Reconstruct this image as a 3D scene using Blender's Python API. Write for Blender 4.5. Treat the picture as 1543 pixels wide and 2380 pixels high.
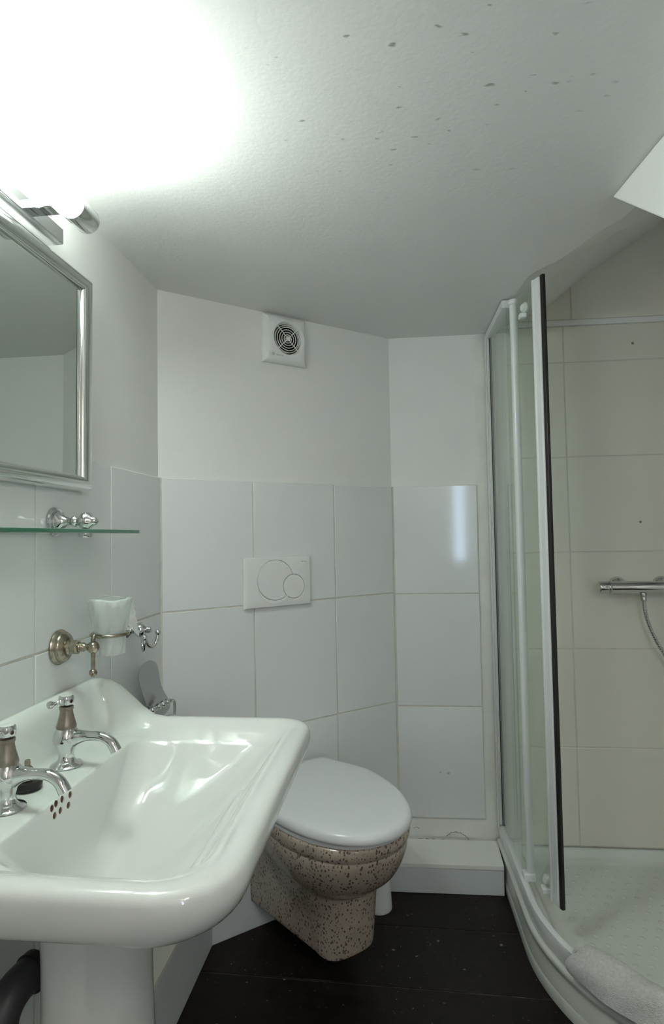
import bpy, bmesh, math, random
from mathutils import Vector, Matrix
from mathutils.bvhtree import BVHTree
random.seed(7)
for o in list(bpy.data.objects): bpy.data.objects.remove(o)
scene = bpy.context.scene
COL = scene.collection
sin, cos, pi = math.sin, math.cos, math.pi

# ------------------------------------------------------------------ camera
F_PX, CX, CY = 1370.0, 771.5, 1190.0
PITCH, ROLL = 0.040626, -0.017060
EYE = Vector((0, 0, 1.215))
FW = Vector((0, cos(PITCH), sin(PITCH)))
RT0 = Vector((1, 0, 0)); UP0 = RT0.cross(FW)
RT = cos(ROLL) * RT0 + sin(ROLL) * UP0
UP = -sin(ROLL) * RT0 + cos(ROLL) * UP0
cam_data = bpy.data.cameras.new('camera')
cam_data.sensor_fit = 'VERTICAL'; cam_data.sensor_height = 36.0
cam_data.lens = F_PX / 2380 * 36.0
cam_data.clip_start = 0.02
cam = bpy.data.objects.new('camera', cam_data); COL.objects.link(cam)
M = Matrix((RT, UP, -FW)).transposed().to_4x4(); M.translation = EYE
cam.matrix_world = M
scene.camera = cam
# ------------------------------------------------------------------ world and exposure
SKY_STRENGTH = 12.0
LAMP_TUBE = 78.0        # fluorescent tube over the mirror
LAMP_CEILING = 42.0     # warm lamp behind the camera: its twin pink highlights show on basin corner, taps and lid
world = bpy.data.worlds.new('sky'); scene.world = world; world.use_nodes = True
wn = world.node_tree.nodes
wn['Background'].inputs[0].default_value = (0.62, 0.78, 1.0, 1)
wn['Background'].inputs[1].default_value = SKY_STRENGTH
scene.view_settings.view_transform = 'Standard'
scene.view_settings.look = 'None'
scene.view_settings.gamma = 1.0
scene.view_settings.use_curve_mapping = False
scene.view_settings.exposure = 0.46

# ------------------------------------------------------------------ frames measured from the photograph
YL, YD, YB = 0.11183, 0.57508, 0.09226
C1 = Vector((-0.507, 1.742, 0)); C2 = Vector((0.229, 2.219, 0))
NL = Vector((cos(YL), -sin(YL), 0)); DL = Vector((sin(YL), cos(YL), 0))
DD = Vector((cos(YD), sin(YD), 0)); ND = Vector((-sin(YD), cos(YD), 0))
DB = Vector((cos(YB), -sin(YB), 0)); NB = Vector((sin(YB), cos(YB), 0))
CEIL = 1.966
def ray(x, y): return (x - CX) / F_PX * RT - (y - CY) / F_PX * UP + FW
def hit(x, y, p0, n):
    d = ray(x, y); return EYE + d * ((Vector(p0) - EYE).dot(n) / d.dot(n))
def LU(p): q = p - C1; return Vector((q.dot(NL), q.dot(DL), p.z))     # out of wall, along wall, up
def DU(p): q = p - C1; return Vector((q.dot(DD), q.dot(ND), p.z))     # along wall, into wall, up
def BU(p): q = p - C2; return Vector((q.dot(DB), q.dot(NB), p.z))
def pxL(x, y, n=0): return LU(hit(x, y, C1 + NL * n, NL))
def pxD(x, y, n=0): return DU(hit(x, y, C1 - ND * n, ND))
def pxB(x, y, n=0): return BU(hit(x, y, C2 - NB * n, NB))
def WB(x, y, z=0): return C2 + DB * x + NB * y + Vector((0, 0, z))
FRAME = {'L': (C1, -YL), 'D': (C1, YD), 'B': (C2, -YB), 'W': (Vector((0, 0, 0)), 0)}

# ------------------------------------------------------------------ materials
def mat(name, col, rough=.5, metal=0., bump=None, var=None, coat=0., spec=.5, **kw):
    m = bpy.data.materials.new(name); m.use_nodes = True
    nt = m.node_tree; b = nt.nodes['Principled BSDF']
    b.inputs['Base Color'].default_value = (*col, 1); b.inputs['Roughness'].default_value = rough
    b.inputs['Metallic'].default_value = metal; b.inputs['Coat Weight'].default_value = coat
    b.inputs['Coat Roughness'].default_value = .05
    b.inputs['Specular IOR Level'].default_value = spec
    tc = nt.nodes.new('ShaderNodeTexCoord')
    if var:      # (scale, amount): soft colour mottling
        n = nt.nodes.new('ShaderNodeTexNoise'); n.inputs['Scale'].default_value = var[0]; n.inputs['Detail'].default_value = 5
        nt.links.new(tc.outputs['Object'], n.inputs['Vector'])
        r = nt.nodes.new('ShaderNodeMapRange'); r.inputs[1].default_value = .3; r.inputs[2].default_value = .7
        r.inputs[3].default_value = 1 - var[1]; r.inputs[4].default_value = 1.0
        nt.links.new(n.outputs['Fac'], r.inputs[0])
        x = nt.nodes.new('ShaderNodeMix'); x.data_type = 'RGBA'; x.blend_type = 'MULTIPLY'; x.inputs[0].default_value = 1
        x.inputs[6].default_value = (*col, 1); nt.links.new(r.outputs[0], x.inputs[7])
        nt.links.new(x.outputs[2], b.inputs['Base Color'])
    if bump:     # (scale, strength, distance)
        n = nt.nodes.new('ShaderNodeTexNoise'); n.inputs['Scale'].default_value = bump[0]; n.inputs['Detail'].default_value = 4
        nt.links.new(tc.outputs['Object'], n.inputs['Vector'])
        bp = nt.nodes.new('ShaderNodeBump'); bp.inputs['Strength'].default_value = bump[1]; bp.inputs['Distance'].default_value = bump[2]
        nt.links.new(n.outputs['Fac'], bp.inputs['Height']); nt.links.new(bp.outputs[0], b.inputs['Normal'])
    return m
def speck_layer(m, scale, thresh, keep, col, stretch=(1, 1, 1), mask=None, soft=.02, amount=1.0, vmin=0.0):
    """paint specks of a second colour over the material's base colour"""
    nt = m.node_tree; b = nt.nodes['Principled BSDF']; N = nt.nodes.new
    tc = N('ShaderNodeTexCoord'); mp = N('ShaderNodeMapping'); mp.inputs['Scale'].default_value = stretch
    nt.links.new(tc.outputs['Object'], mp.inputs[0])
    ns = N('ShaderNodeTexNoise'); ns.inputs['Scale'].default_value = scale * 1.7; ns.inputs['Detail'].default_value = 3
    nt.links.new(mp.outputs[0], ns.inputs['Vector'])
    ad = N('ShaderNodeMix'); ad.data_type = 'RGBA'; ad.blend_type = 'LINEAR_LIGHT'; ad.inputs[0].default_value = .35 / scale
    nt.links.new(mp.outputs[0], ad.inputs[6]); nt.links.new(ns.outputs['Color'], ad.inputs[7])
    v = N('ShaderNodeTexVoronoi'); v.inputs['Scale'].default_value = scale; nt.links.new(ad.outputs[2], v.inputs['Vector'])
    sp = N('ShaderNodeSeparateColor'); nt.links.new(v.outputs['Color'], sp.inputs[0])
    # random size per cell, and only some cells
    sz = N('ShaderNodeMapRange'); sz.inputs[3].default_value = thresh * vmin; sz.inputs[4].default_value = thresh; nt.links.new(sp.outputs[0], sz.inputs[0])
    lt = N('ShaderNodeMath'); lt.operation = 'SUBTRACT'; nt.links.new(sz.outputs[0], lt.inputs[0]); nt.links.new(v.outputs['Distance'], lt.inputs[1])
    mr = N('ShaderNodeMapRange'); mr.inputs[1].default_value = 0; mr.inputs[2].default_value = soft; nt.links.new(lt.outputs[0], mr.inputs[0])
    kp = N('ShaderNodeMath'); kp.operation = 'LESS_THAN'; kp.inputs[1].default_value = keep; nt.links.new(sp.outputs[1], kp.inputs[0])
    fc = N('ShaderNodeMath'); fc.operation = 'MULTIPLY'; nt.links.new(mr.outputs[0], fc.inputs[0]); nt.links.new(kp.outputs[0], fc.inputs[1])
    am = N('ShaderNodeMath'); am.operation = 'MULTIPLY'; am.inputs[1].default_value = amount; nt.links.new(fc.outputs[0], am.inputs[0])
    out = am.outputs[0]
    if mask:     # (centre, radius) of the marked patch
        vd = N('ShaderNodeVectorMath'); vd.operation = 'DISTANCE'; vd.inputs[1].default_value = mask[0]
        nt.links.new(tc.outputs['Object'], vd.inputs[0])
        r2 = N('ShaderNodeMapRange'); r2.inputs[1].default_value = mask[1] * .5; r2.inputs[2].default_value = mask[1]
        r2.inputs[3].default_value = 1; r2.inputs[4].default_value = 0
        nt.links.new(vd.outputs['Value'], r2.inputs[0])
        mm = N('ShaderNodeMath'); mm.operation = 'MULTIPLY'; nt.links.new(out, mm.inputs[0]); nt.links.new(r2.outputs[0], mm.inputs[1]); out = mm.outputs[0]
    x = N('ShaderNodeMix'); x.data_type = 'RGBA'; nt.links.new(out, x.inputs[0])
    src = b.inputs['Base Color'].links
    if src: nt.links.new(src[0].from_socket, x.inputs[6])
    else: x.inputs[6].default_value = b.inputs['Base Color'].default_value
    x.inputs[7].default_value = (*col, 1)
    nt.links.new(x.outputs[2], b.inputs['Base Color'])
    return m
def emit(name, col, s):
    m = bpy.data.materials.new(name); m.use_nodes = True; b = m.node_tree.nodes['Principled BSDF']
    b.inputs['Base Color'].default_value = (.9, .9, .9, 1)
    b.inputs['Emission Color'].default_value = (*col, 1); b.inputs['Emission Strength'].default_value = s
    return m
def glass(name, tint, gloss=.06, rough=0.0):
    m = bpy.data.materials.new(name); m.use_nodes = True; nt = m.node_tree
    nt.nodes.remove(nt.nodes['Principled BSDF'])
    t = nt.nodes.new('ShaderNodeBsdfTransparent'); t.inputs[0].default_value = (*tint, 1)
    g = nt.nodes.new('ShaderNodeBsdfGlossy'); g.inputs['Roughness'].default_value = rough; g.inputs[0].default_value = (1, 1, 1, 1)
    fr = nt.nodes.new('ShaderNodeFresnel')
    ge = nt.nodes.new('ShaderNodeNewGeometry'); io = nt.nodes.new('ShaderNodeMapRange')     # same reflectance on both faces of the sheet
    io.inputs[3].default_value = 1.35; io.inputs[4].default_value = 1 / 1.35
    nt.links.new(ge.outputs['Backfacing'], io.inputs[0]); nt.links.new(io.outputs[0], fr.inputs[0])
    mx = nt.nodes.new('ShaderNodeMixShader')
    nt.links.new(fr.outputs[0], mx.inputs[0]); nt.links.new(t.outputs[0], mx.inputs[1]); nt.links.new(g.outputs[0], mx.inputs[2])
    nt.links.new(mx.outputs[0], nt.nodes['Material Output'].inputs[0])
    return m

MT = {}
MT['plaster'] = mat('white_painted_plaster', (.83, .84, .82), .55, bump=(60, .12, .004), var=(6, .03))
MT['rough_plaster'] = mat('rough_white_plaster', (.78, .79, .76), .6, bump=(28, .5, .006), var=(14, .08))
MT['ceiling'] = mat('ceiling_paint', (.83, .84, .82), .5, bump=(90, .18, .003), var=(3, .03))
speck_layer(MT['ceiling'], 38, .27, .30, (.20, .20, .17), (.75, 1.6, 1), mask=((.14, .93, CEIL), .42), soft=.13, amount=.7)
MT['slope'] = mat('slope_paint', (.83, .84, .82), .55, bump=(20, .15, .004), var=(5, .05))
MT['tile'] = mat('glazed_white_tile', (.78, .80, .80), .09, bump=(5, .04, .004), var=(3, .02))
MT['shower_tile'] = mat('glazed_cream_tile', (.76, .75, .66), .32, bump=(5, .05, .004), var=(3, .03))
MT['grout'] = mat('cream_grout', (.72, .71, .64), .8, bump=(200, .2, .001), var=(25, .15))
MT['white_wood'] = mat('white_painted_wood', (.70, .74, .76), .38, bump=(30, .12, .003), var=(9, .06))
MT['cream_wood'] = mat('cream_painted_wood', (.78, .77, .69), .45, bump=(30, .1, .003))
MT['board'] = mat('black_brown_floorboard', (.012, .0075, .0055), .45, bump=(45, .35, .002), var=(30, .55), spec=.22)
speck_layer(MT['board'], 44, .25, .11, (.42, .33, .24), (1, 1.25, 1), soft=.07, amount=.6)
speck_layer(MT['board'], 150, .30, .08, (.35, .31, .26), soft=.06, amount=.6)
MT['gap'] = mat('dusty_gap', (.22, .19, .15), .9, var=(22, .9))
MT['ceramic'] = mat('white_glazed_ceramic', (.75, .775, .75), .07, coat=.3)
MT['pedestal'] = mat('white_pedestal_ceramic', (.75, .775, .75), .07, coat=.3)
MT['hole'] = mat('unglazed_brown_clay', (.26, .17, .11), .7)
MT['chrome'] = mat('chrome', (.66, .67, .67), .05, 1.0)
MT['frame_chrome'] = mat('satin_chrome_frame', (.80, .82, .81), .13, 1.0)
MT['aged'] = mat('aged_nickel', (.46, .41, .33), .24, 1.0, var=(70, .45), bump=(120, .15, .001))
MT['brown_metal'] = mat('worn_brown_metal', (.33, .285, .24), .38, .85, var=(60, .3))
MT['mirror'] = mat('mirror_silver', (.80, .84, .81), .01, 1.0)
MT['sheet'] = mat('steel_sheet', (.50, .51, .51), .25, 1.0)
MT['steel'] = mat('brushed_steel', (.45, .46, .46), .22, 1.0)
MT['shelf_glass'] = glass('clear_shelf_glass', (.90, .97, .93))
MT['shelf_edge'] = mat('green_glass_edge', (.05, .21, .125), .12, coat=.6)
MT['pane'] = glass('clear_shower_glass', (.93, .965, .945))
MT['window_glass'] = glass('window_glass', (.97, .98, .98))
MT['alu'] = mat('white_aluminium', (.77, .79, .79), .3)
MT['black'] = mat('black_rubber', (.012, .011, .010), .45)
MT['tray'] = mat('white_acrylic_tray', (.68, .71, .67), .22)
MT['skirt'] = mat('white_plastic_skirt', (.68, .71, .67), .22)
MT['towel'] = mat('white_terry', (.88, .895, .87), .95, bump=(420, 1.0, .006), var=(160, .16))
MT['plastic'] = mat('white_plastic', (.80, .815, .80), .25)
MT['lid'] = mat('white_seat_plastic', (.79, .81, .82), .22)
MT['grey_mark'] = mat('grey_print', (.28, .29, .28), .6)
MT['duct'] = mat('grey_plastic_duct', (.11, .105, .095), .6)
MT['pipe'] = mat('dark_grey_plastic_pipe', (.05, .052, .055), .4)
MT['tube'] = emit('lit_tube', (.92, 1.0, .94), LAMP_TUBE)
MT['globe'] = emit('lit_globe', (1.0, .90, .80), LAMP_CEILING)
MT['crack'] = mat('dark_crack', (.16, .15, .12), .9)
m = mat('speckled_ceramic', (.49, .41, .335), .16, coat=.25, var=(9, .28))
speck_layer(m, 116, .47, .95, (.085, .065, .055), (1.25, 1.25, .85), soft=.07, amount=.92, vmin=.45)
MT['speckle'] = m
def wrap_material(op=.45):
    m = bpy.data.materials.new('thin_plastic_wrap'); m.use_nodes = True; nt = m.node_tree
    b = nt.nodes['Principled BSDF']; b.inputs['Base Color'].default_value = (.93, .95, .95, 1); b.inputs['Roughness'].default_value = .22
    t = nt.nodes.new('ShaderNodeBsdfTransparent'); t.inputs[0].default_value = (.96, .98, .97, 1)
    mx = nt.nodes.new('ShaderNodeMixShader'); mx.inputs[0].default_value = op
    n = nt.nodes.new('ShaderNodeTexNoise'); n.inputs['Scale'].default_value = 48; n.inputs['Detail'].default_value = 2
    tc = nt.nodes.new('ShaderNodeTexCoord'); nt.links.new(tc.outputs['Object'], n.inputs['Vector'])
    bp = nt.nodes.new('ShaderNodeBump'); bp.inputs['Strength'].default_value = .55; bp.inputs['Distance'].default_value = .005
    nt.links.new(n.outputs['Fac'], bp.inputs['Height']); nt.links.new(bp.outputs[0], b.inputs['Normal'])
    nt.links.new(t.outputs[0], mx.inputs[1]); nt.links.new(b.outputs[0], mx.inputs[2])
    nt.links.new(mx.outputs[0], nt.nodes['Material Output'].inputs[0])
    return m
MT['wrap'] = wrap_material()
MT['cup'] = wrap_material(.15)

# ------------------------------------------------------------------ mesh helpers
def link(name, me, parent=None, frame=None, loc=None, rot=None):
    o = bpy.data.objects.new(name, me); COL.objects.link(o)
    if parent is not None: o.parent = parent
    if frame:
        base, rz = FRAME[frame]; o.location = base; o.rotation_euler = (0, 0, rz)
    if loc is not None: o.location = loc
    if rot is not None: o.rotation_euler = rot
    return o
def mesh(name, V, Fs, m, parent=None, frame=None, smooth=False, loc=None, rot=None):
    me = bpy.data.meshes.new(name); me.from_pydata([tuple(v) for v in V], [], Fs); me.validate()
    bm = bmesh.new(); bm.from_mesh(me); bmesh.ops.recalc_face_normals(bm, faces=bm.faces)
    bm.to_mesh(me); bm.free()
    if smooth:
        for p in me.polygons: p.use_smooth = True
        if smooth is not True: me.set_sharp_from_angle(angle=math.radians(smooth))
    me.materials.append(MT[m])
    return link(name, me, parent, frame, loc, rot)
class G:
    """collects geometry for one mesh"""
    def __init__(s): s.V = []; s.F = []
    def add(s, V, Fs):
        b = len(s.V); s.V += [Vector(v) for v in V]; s.F += [tuple(i + b for i in f) for f in Fs]; return s
    def box(s, x0, x1, y0, y1, z0, z1):
        return s.add([(x, y, z) for z in (z0, z1) for x, y in ((x0, y0), (x1, y0), (x1, y1), (x0, y1))],
                     [(3, 2, 1, 0), (4, 5, 6, 7), (0, 1, 5, 4), (1, 2, 6, 5), (2, 3, 7, 6), (3, 0, 4, 7)])
    def loft(s, rings, closed=True, cap0=True, cap1=True, close_u=False):
        n = len(rings[0]); V = [p for r in rings for p in r]; Fs = []
        R = len(rings); m_ = n if closed else n - 1
        for i in range(R if close_u else R - 1):
            for j in range(m_):
                a, b = i * n + j, i * n + (j + 1) % n; i2 = (i + 1) % R
                Fs.append((a, b, i2 * n + (j + 1) % n, i2 * n + j))
        if closed and not close_u:
            if cap0: Fs.append(tuple(range(n))[::-1])
            if cap1: Fs.append(tuple((R - 1) * n + j for j in range(n)))
        return s.add(V, Fs)
    def lathe(s, prof, origin=(0, 0, 0), axis=(0, 0, 1), seg=32):
        """prof: (radius, height) pairs along the axis"""
        ax = Vector(axis).normalized(); o = Vector(origin)
        a = ax.orthogonal().normalized(); b = ax.cross(a)
        return s.loft([[o + ax * h + (a * cos(t) + b * sin(t)) * max(r, 1e-5) for t in [2 * pi * k / seg for k in range(seg)]] for r, h in prof])
    def tube(s, path, rad, seg=12):
        P = [Vector(p) for p in path]; n = len(P)
        rr = rad if isinstance(rad, (list, tuple)) else [rad] * n
        T = [(P[min(i + 1, n - 1)] - P[max(i - 1, 0)]).normalized() for i in range(n)]
        a = T[0].orthogonal().normalized(); rings = []
        for i in range(n):
            a = (a - T[i] * a.dot(T[i])).normalized(); b = T[i].cross(a)
            rings.append([P[i] + (a * cos(t) + b * sin(t)) * rr[i] for t in [2 * pi * k / seg for k in range(seg)]])
        return s.loft(rings)
    def ringlathe(s, prof, origin, axis, seg=40):
        ax = Vector(axis).normalized(); o = Vector(origin); a = ax.orthogonal().normalized(); b = ax.cross(a)
        return s.loft([[o + ax * h + (a * cos(t) + b * sin(t)) * r for t in [2 * pi * k / seg for k in range(seg)]] for r, h in prof], close_u=True)
    def sphere(s, c, r, seg=20, rings=12):
        return s.lathe([(r * sin(pi * k / rings), -r * cos(pi * k / rings)) for k in range(rings + 1)], c, (0, 0, 1), seg)
    def torus(s, c, axis, R, r, seg=40, sec=10):
        ax = Vector(axis).normalized(); a = ax.orthogonal().normalized(); b = ax.cross(a); c = Vector(c)
        rings = []
        for k in range(seg):
            t = 2 * pi * k / seg; d = a * cos(t) + b * sin(t)
            rings.append([c + d * (R + r * cos(q)) + ax * r * sin(q) for q in [2 * pi * j / sec for j in range(sec)]])
        return s.loft(rings, close_u=True)
    def prism(s, poly, z0, z1):
        n = len(poly)
        return s.add([(x, y, z) for z in (z0, z1) for x, y in poly],
                     [tuple(range(n))[::-1], tuple(range(n, 2 * n))] + [(i, (i + 1) % n, n + (i + 1) % n, n + i) for i in range(n)])
    def to(s, name, m, parent=None, frame=None, smooth=False, loc=None, rot=None, bevel=0, seg=2):
        me = bpy.data.meshes.new(name)
        bm = bmesh.new(); vs = [bm.verts.new(v) for v in s.V]
        for f in s.F:
            try: bm.faces.new([vs[i] for i in f])
            except ValueError: pass
        bmesh.ops.recalc_face_normals(bm, faces=bm.faces)
        if bevel:
            es = [e for e in bm.edges if len(e.link_faces) == 2 and e.calc_face_angle() > .6]
            rb = bmesh.ops.bevel(bm, geom=es, offset=bevel, segments=seg, affect='EDGES', profile=.5, clamp_overlap=True)
            for f in bm.faces: f.smooth = False
            for f in rb['faces']: f.smooth = True
        bm.to_mesh(me); bm.free()
        if bevel and not smooth: pass
        elif smooth:
            for p in me.polygons: p.use_smooth = True
            a = 40 if smooth in (True, False) else smooth
            if smooth != 'all': me.set_sharp_from_angle(angle=math.radians(a))
        me.materials.append(MT[m])
        return link(name, me, parent, frame, loc, rot)
def catmull(P, k=6, closed=False):
    P = [Vector(p) for p in P]; out = []; n = len(P)
    for i in range(n if closed else n - 1):
        if closed: a, b, c, d = P[i - 1], P[i], P[(i + 1) % n], P[(i + 2) % n]
        else: a, b, c, d = P[max(i - 1, 0)], P[i], P[i + 1], P[min(i + 2, n - 1)]
        for j in range(k):
            t = j / k
            out.append(.5 * ((2 * b) + (c - a) * t + (2 * a - 5 * b + 4 * c - d) * t * t + (3 * b - a - 3 * c + d) * t ** 3))
    if not closed: out.append(P[-1])
    return out
def chaikin_rings(rings, it=2):
    for _ in range(it):
        new = [rings[0]]
        for a, b in zip(rings[:-1], rings[1:]):
            new.append([p.lerp(q, .25) for p, q in zip(a, b)]); new.append([p.lerp(q, .75) for p, q in zip(a, b)])
        new.append(rings[-1]); rings = new
    return rings
def catmull_rings(rings, k=4):
    cols = [catmull([r[j] for r in rings], k) for j in range(len(rings[0]))]
    return [[c[i] for c in cols] for i in range(len(cols[0]))]
def thing(name, label, cat, loc=(0, 0, 0), rz=0, group=None):
    o = bpy.data.objects.new(name, None); COL.objects.link(o); o.empty_display_size = .05
    o.location = loc; o.rotation_euler = (0, 0, rz); o['label'] = label; o['category'] = cat
    if group: o['group'] = group
    return o
def tag(o, label, cat, group=None):
    o['label'] = label; o['category'] = cat
    if group: o['group'] = group
    return o
def struct(o, label, cat):
    o['kind'] = 'structure'; o['label'] = label; o['category'] = cat; return o
def text_mesh(name, body, size, m, parent, mw):
    cu = bpy.data.curves.new(name, 'FONT'); cu.body = body; cu.size = size; cu.align_x = 'CENTER'; cu.align_y = 'CENTER'; cu.extrude = .0001
    t = bpy.data.objects.new(name + '_curve', cu); COL.objects.link(t)
    dg = bpy.context.evaluated_depsgraph_get(); me = bpy.data.meshes.new_from_object(t.evaluated_get(dg))
    bpy.data.objects.remove(t); me.materials.clear(); me.materials.append(MT[m])
    o = link(name, me, parent); o.matrix_local = mw
    return o
FACE = Matrix(((1, 0, 0, 0), (0, 0, -1, 0), (0, 1, 0, 0), (0, 0, 0, 1)))   # text upright, facing local -y
def drill(o, holes, sharp=45):
    """cut round holes (start, axis, radius, depth) into one object's mesh, in its local space"""
    g = G()
    for p, ax, r, d in holes: g.lathe([(r, 0), (r, d)], p, ax, 18)
    c = g.to('cutter', 'plastic'); a = bpy.data.objects.new('blank', o.data); COL.objects.link(a)
    md = a.modifiers.new('cut', 'BOOLEAN'); md.operation = 'DIFFERENCE'; md.solver = 'EXACT'; md.object = c
    bpy.context.view_layer.update(); dg = bpy.context.evaluated_depsgraph_get()
    me = bpy.data.meshes.new_from_object(a.evaluated_get(dg))
    if len(me.polygons): 
        me.materials.clear(); me.materials.append(o.data.materials[0])
        for p in me.polygons: p.material_index = 0
        me.set_sharp_from_angle(angle=math.radians(sharp)); o.data = me
    bpy.data.objects.remove(a); bpy.data.objects.remove(c)
def smoothstep(a, b, x):
    t = max(0, min(1, (x - a) / (b - a))); return t * t * (3 - 2 * t)

# ================================================================== THE SETTING
BK = .009        # plaster lies this far behind the tile faces
RIGHT = 1.335    # right wall, in the back wall's frame
REAR = -3.15     # rear wall, in the back wall's frame
wall_left = struct(G().box(-.11, -BK, -2.75, .05, 0, 2.10).to('wall_left', 'plaster', frame='L'), 'white plaster wall with glazed tiles behind the basin', 'wall')
dlen = (C2 - C1).length
wall_corner = struct(G().box(-.05, dlen + .05, BK, .11, 0, 2.10).to('wall_corner', 'plaster', frame='D'), 'angled white wall holding fan, flush plate and toilet', 'wall')
wall_back = struct(G().box(-.05, RIGHT + .1, BK, .11, 0, 3.0).to('wall_back', 'plaster', frame='B'), 'white back wall running into the tiled shower', 'wall')
wall_right = struct(G().box(RIGHT, RIGHT + .1, REAR - .1, .0, 0, 3.0).to('wall_right', 'plaster', frame='B'), 'white side wall closing the shower side of the room', 'wall')
# rear wall with a narrow window
WX0, WX1, WZ0, WZ1 = .555, .70, .95, 1.75
g = G().box(-.95, WX0, REAR - .1, REAR, 0, 3.0).box(WX1, RIGHT + .1, REAR - .1, REAR, 0, 3.0)
g.box(WX0, WX1, REAR - .1, REAR, 0, WZ0).box(WX0, WX1, REAR - .1, REAR, WZ1, 3.0)
struct(g.to('wall_rear', 'plaster', frame='B'), 'white wall behind the photographer with a narrow window', 'wall')
g = G()
for a in ((WX0, WX0 + .025, WZ0, WZ1), (WX1 - .025, WX1, WZ0, WZ1), (WX0 + .025, WX1 - .025, WZ0, WZ0 + .03), (WX0 + .025, WX1 - .025, WZ1 - .03, WZ1)):
    g.box(a[0], a[1], REAR - .07, REAR - .02, a[2], a[3])
win = struct(g.to('window_rear_offscreen', 'white_wood', frame='B'), 'narrow daylight window with white frame', 'window')
G().box(WX0 + .025, WX1 - .025, REAR - .05, REAR - .045, WZ0 + .03, WZ1 - .03).to('pane', 'window_glass', win)

# floor: slab with dusty joints, boards laid on it
fl = struct(G().box(-1.2, 1.7, -1.3, 2.5, -.08, -.003).to('floor', 'gap'), 'near-black painted wooden floorboards with pale flecks', 'floor')
fd, fn = Vector((.992, -.127, 0)), Vector((.127, .992, 0))
k = 0
bm_v = {}
for i in range(-11, 3):
    v0 = 1.643 + .251 * i
    g = G().box(-1.35, 1.75, v0 + .0019, v0 + .251 - .0019, -.022, 0)
    o = g.to('floorboard', 'board', fl, bevel=.0015, seg=1)
    o.rotation_euler = (0, 0, math.atan2(fd.y, fd.x))
# ---------- tiles
_cache = {}
def tile(parent, m, x0, x1, z0, z1, axis, gap=.0044, th=.008, jit=.0006):
    w, h = x1 - x0 - gap, z1 - z0 - gap
    key = (round(w, 4), round(h, 4), axis, m)
    if key not in _cache:
        if axis == 'x': g = G().box(0, th, -w / 2, w / 2, -h / 2, h / 2)      # faces local +x (left wall)
        else: g = G().box(-w / 2, w / 2, -th, 0, -h / 2, h / 2)              # faces local -y
        o = g.to('tile', m, parent, bevel=.0014, seg=2); _cache[key] = o.data
    else: o = link('tile', _cache[key], parent)
    dj = random.uniform(-jit, jit)
    if axis == 'x': o.location = (-th + dj, (x0 + x1) / 2, (z0 + z1) / 2)
    else: o.location = ((x0 + x1) / 2, th + dj, (z0 + z1) / 2)
    o.rotation_euler = (random.uniform(-.0012, .0012), 0, random.uniform(-.0012, .0012))
    return o
ROWS = [1.398, .997, .595, .194]
for i in range(8):
    for r in range(3):
        u1 = -.0015 if i == 0 else -.302 * i
        tile(wall_left, 'tile', -.302 * (i + 1), u1, ROWS[r + 1], ROWS[r], 'x')
G().box(-.0095, -.0022, -2.41, 0, .2, 1.396).to('grout', 'grout', wall_left)
DX = [0.0015, .301, .614, dlen - .0015]
for i in range(3):
    for r in range(3): tile(wall_corner, 'tile', DX[i], DX[i + 1], ROWS[r + 1], ROWS[r], 'y')
G().box(0, dlen, .0022, .0095, .2, 1.396).to('grout', 'grout', wall_corner)
G().box(-.004, .0032, .0002, .0095, .196, 1.3965).to('grout', 'grout', wall_corner)
G().box(dlen - .0032, dlen + .004, .0002, .0095, .196, 1.3965).to('grout', 'grout', wall_corner)
BR = [1.398, .993, .579, .174]
for r in range(3): low_tile = tile(wall_back, 'tile', .0015, .313, BR[r + 1], BR[r], 'y')
G().box(0, .311, .0022, .0095, .176, 1.396).to('grout', 'grout', wall_back)
SR = [1.978, 1.842, 1.49, 1.141, .791, .438, .088]
for a, b in ((.425, .6417), (.6417, 1.11), (1.11, RIGHT)):
    for r in range(6): tile(wall_back, 'shower_tile', a, b, SR[r + 1], SR[r], 'y', gap=.004)
for a, b in ((.425, .673), (.673, 1.145), (1.145, RIGHT)):
    for z0, z1 in ((2.0, 2.352), (2.352, 2.704)): tile(wall_back, 'shower_tile', a, b, z0, z1, 'y', gap=.005)
G().box(.425, RIGHT, .0022, .0095, .085, 2.72).to('grout', 'grout', wall_back)
G().box(.425, RIGHT, -.004, .003, 1.979, 2.0).to('trim_strip', 'plastic', wall_back, bevel=.002)
for (px_, py_) in ((1470, 798), (1488, 1213)):      # old screw holes in the shower tiles
    q = pxB(px_, py_); G().lathe([(.0045, 0), (.0045, .0012), (.002, .0014)], (q.x, -.0002, q.z), (0, -1, 0), 14).to('screw_plug', 'brown_metal', wall_back)
for (px_, py_, r_) in ((1023, 1795, .0035), (1042, 1797, .0045)):
    q = pxB(px_, py_); drill(low_tile, [(Vector((q.x, -.01, q.z)) - low_tile.location, Vector((0, 1, 0)), r_, .0165)])
    G().ringlathe([(r_ * .98, .0012), (r_ * .98, .0062), (r_ * .8, .0062), (r_ * .8, .0012)], (q.x, 0, q.z), (0, 1, 0), 14).to('screw_hole', 'brown_metal' if r_ < .004 else 'steel', wall_back, smooth=40)
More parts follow.
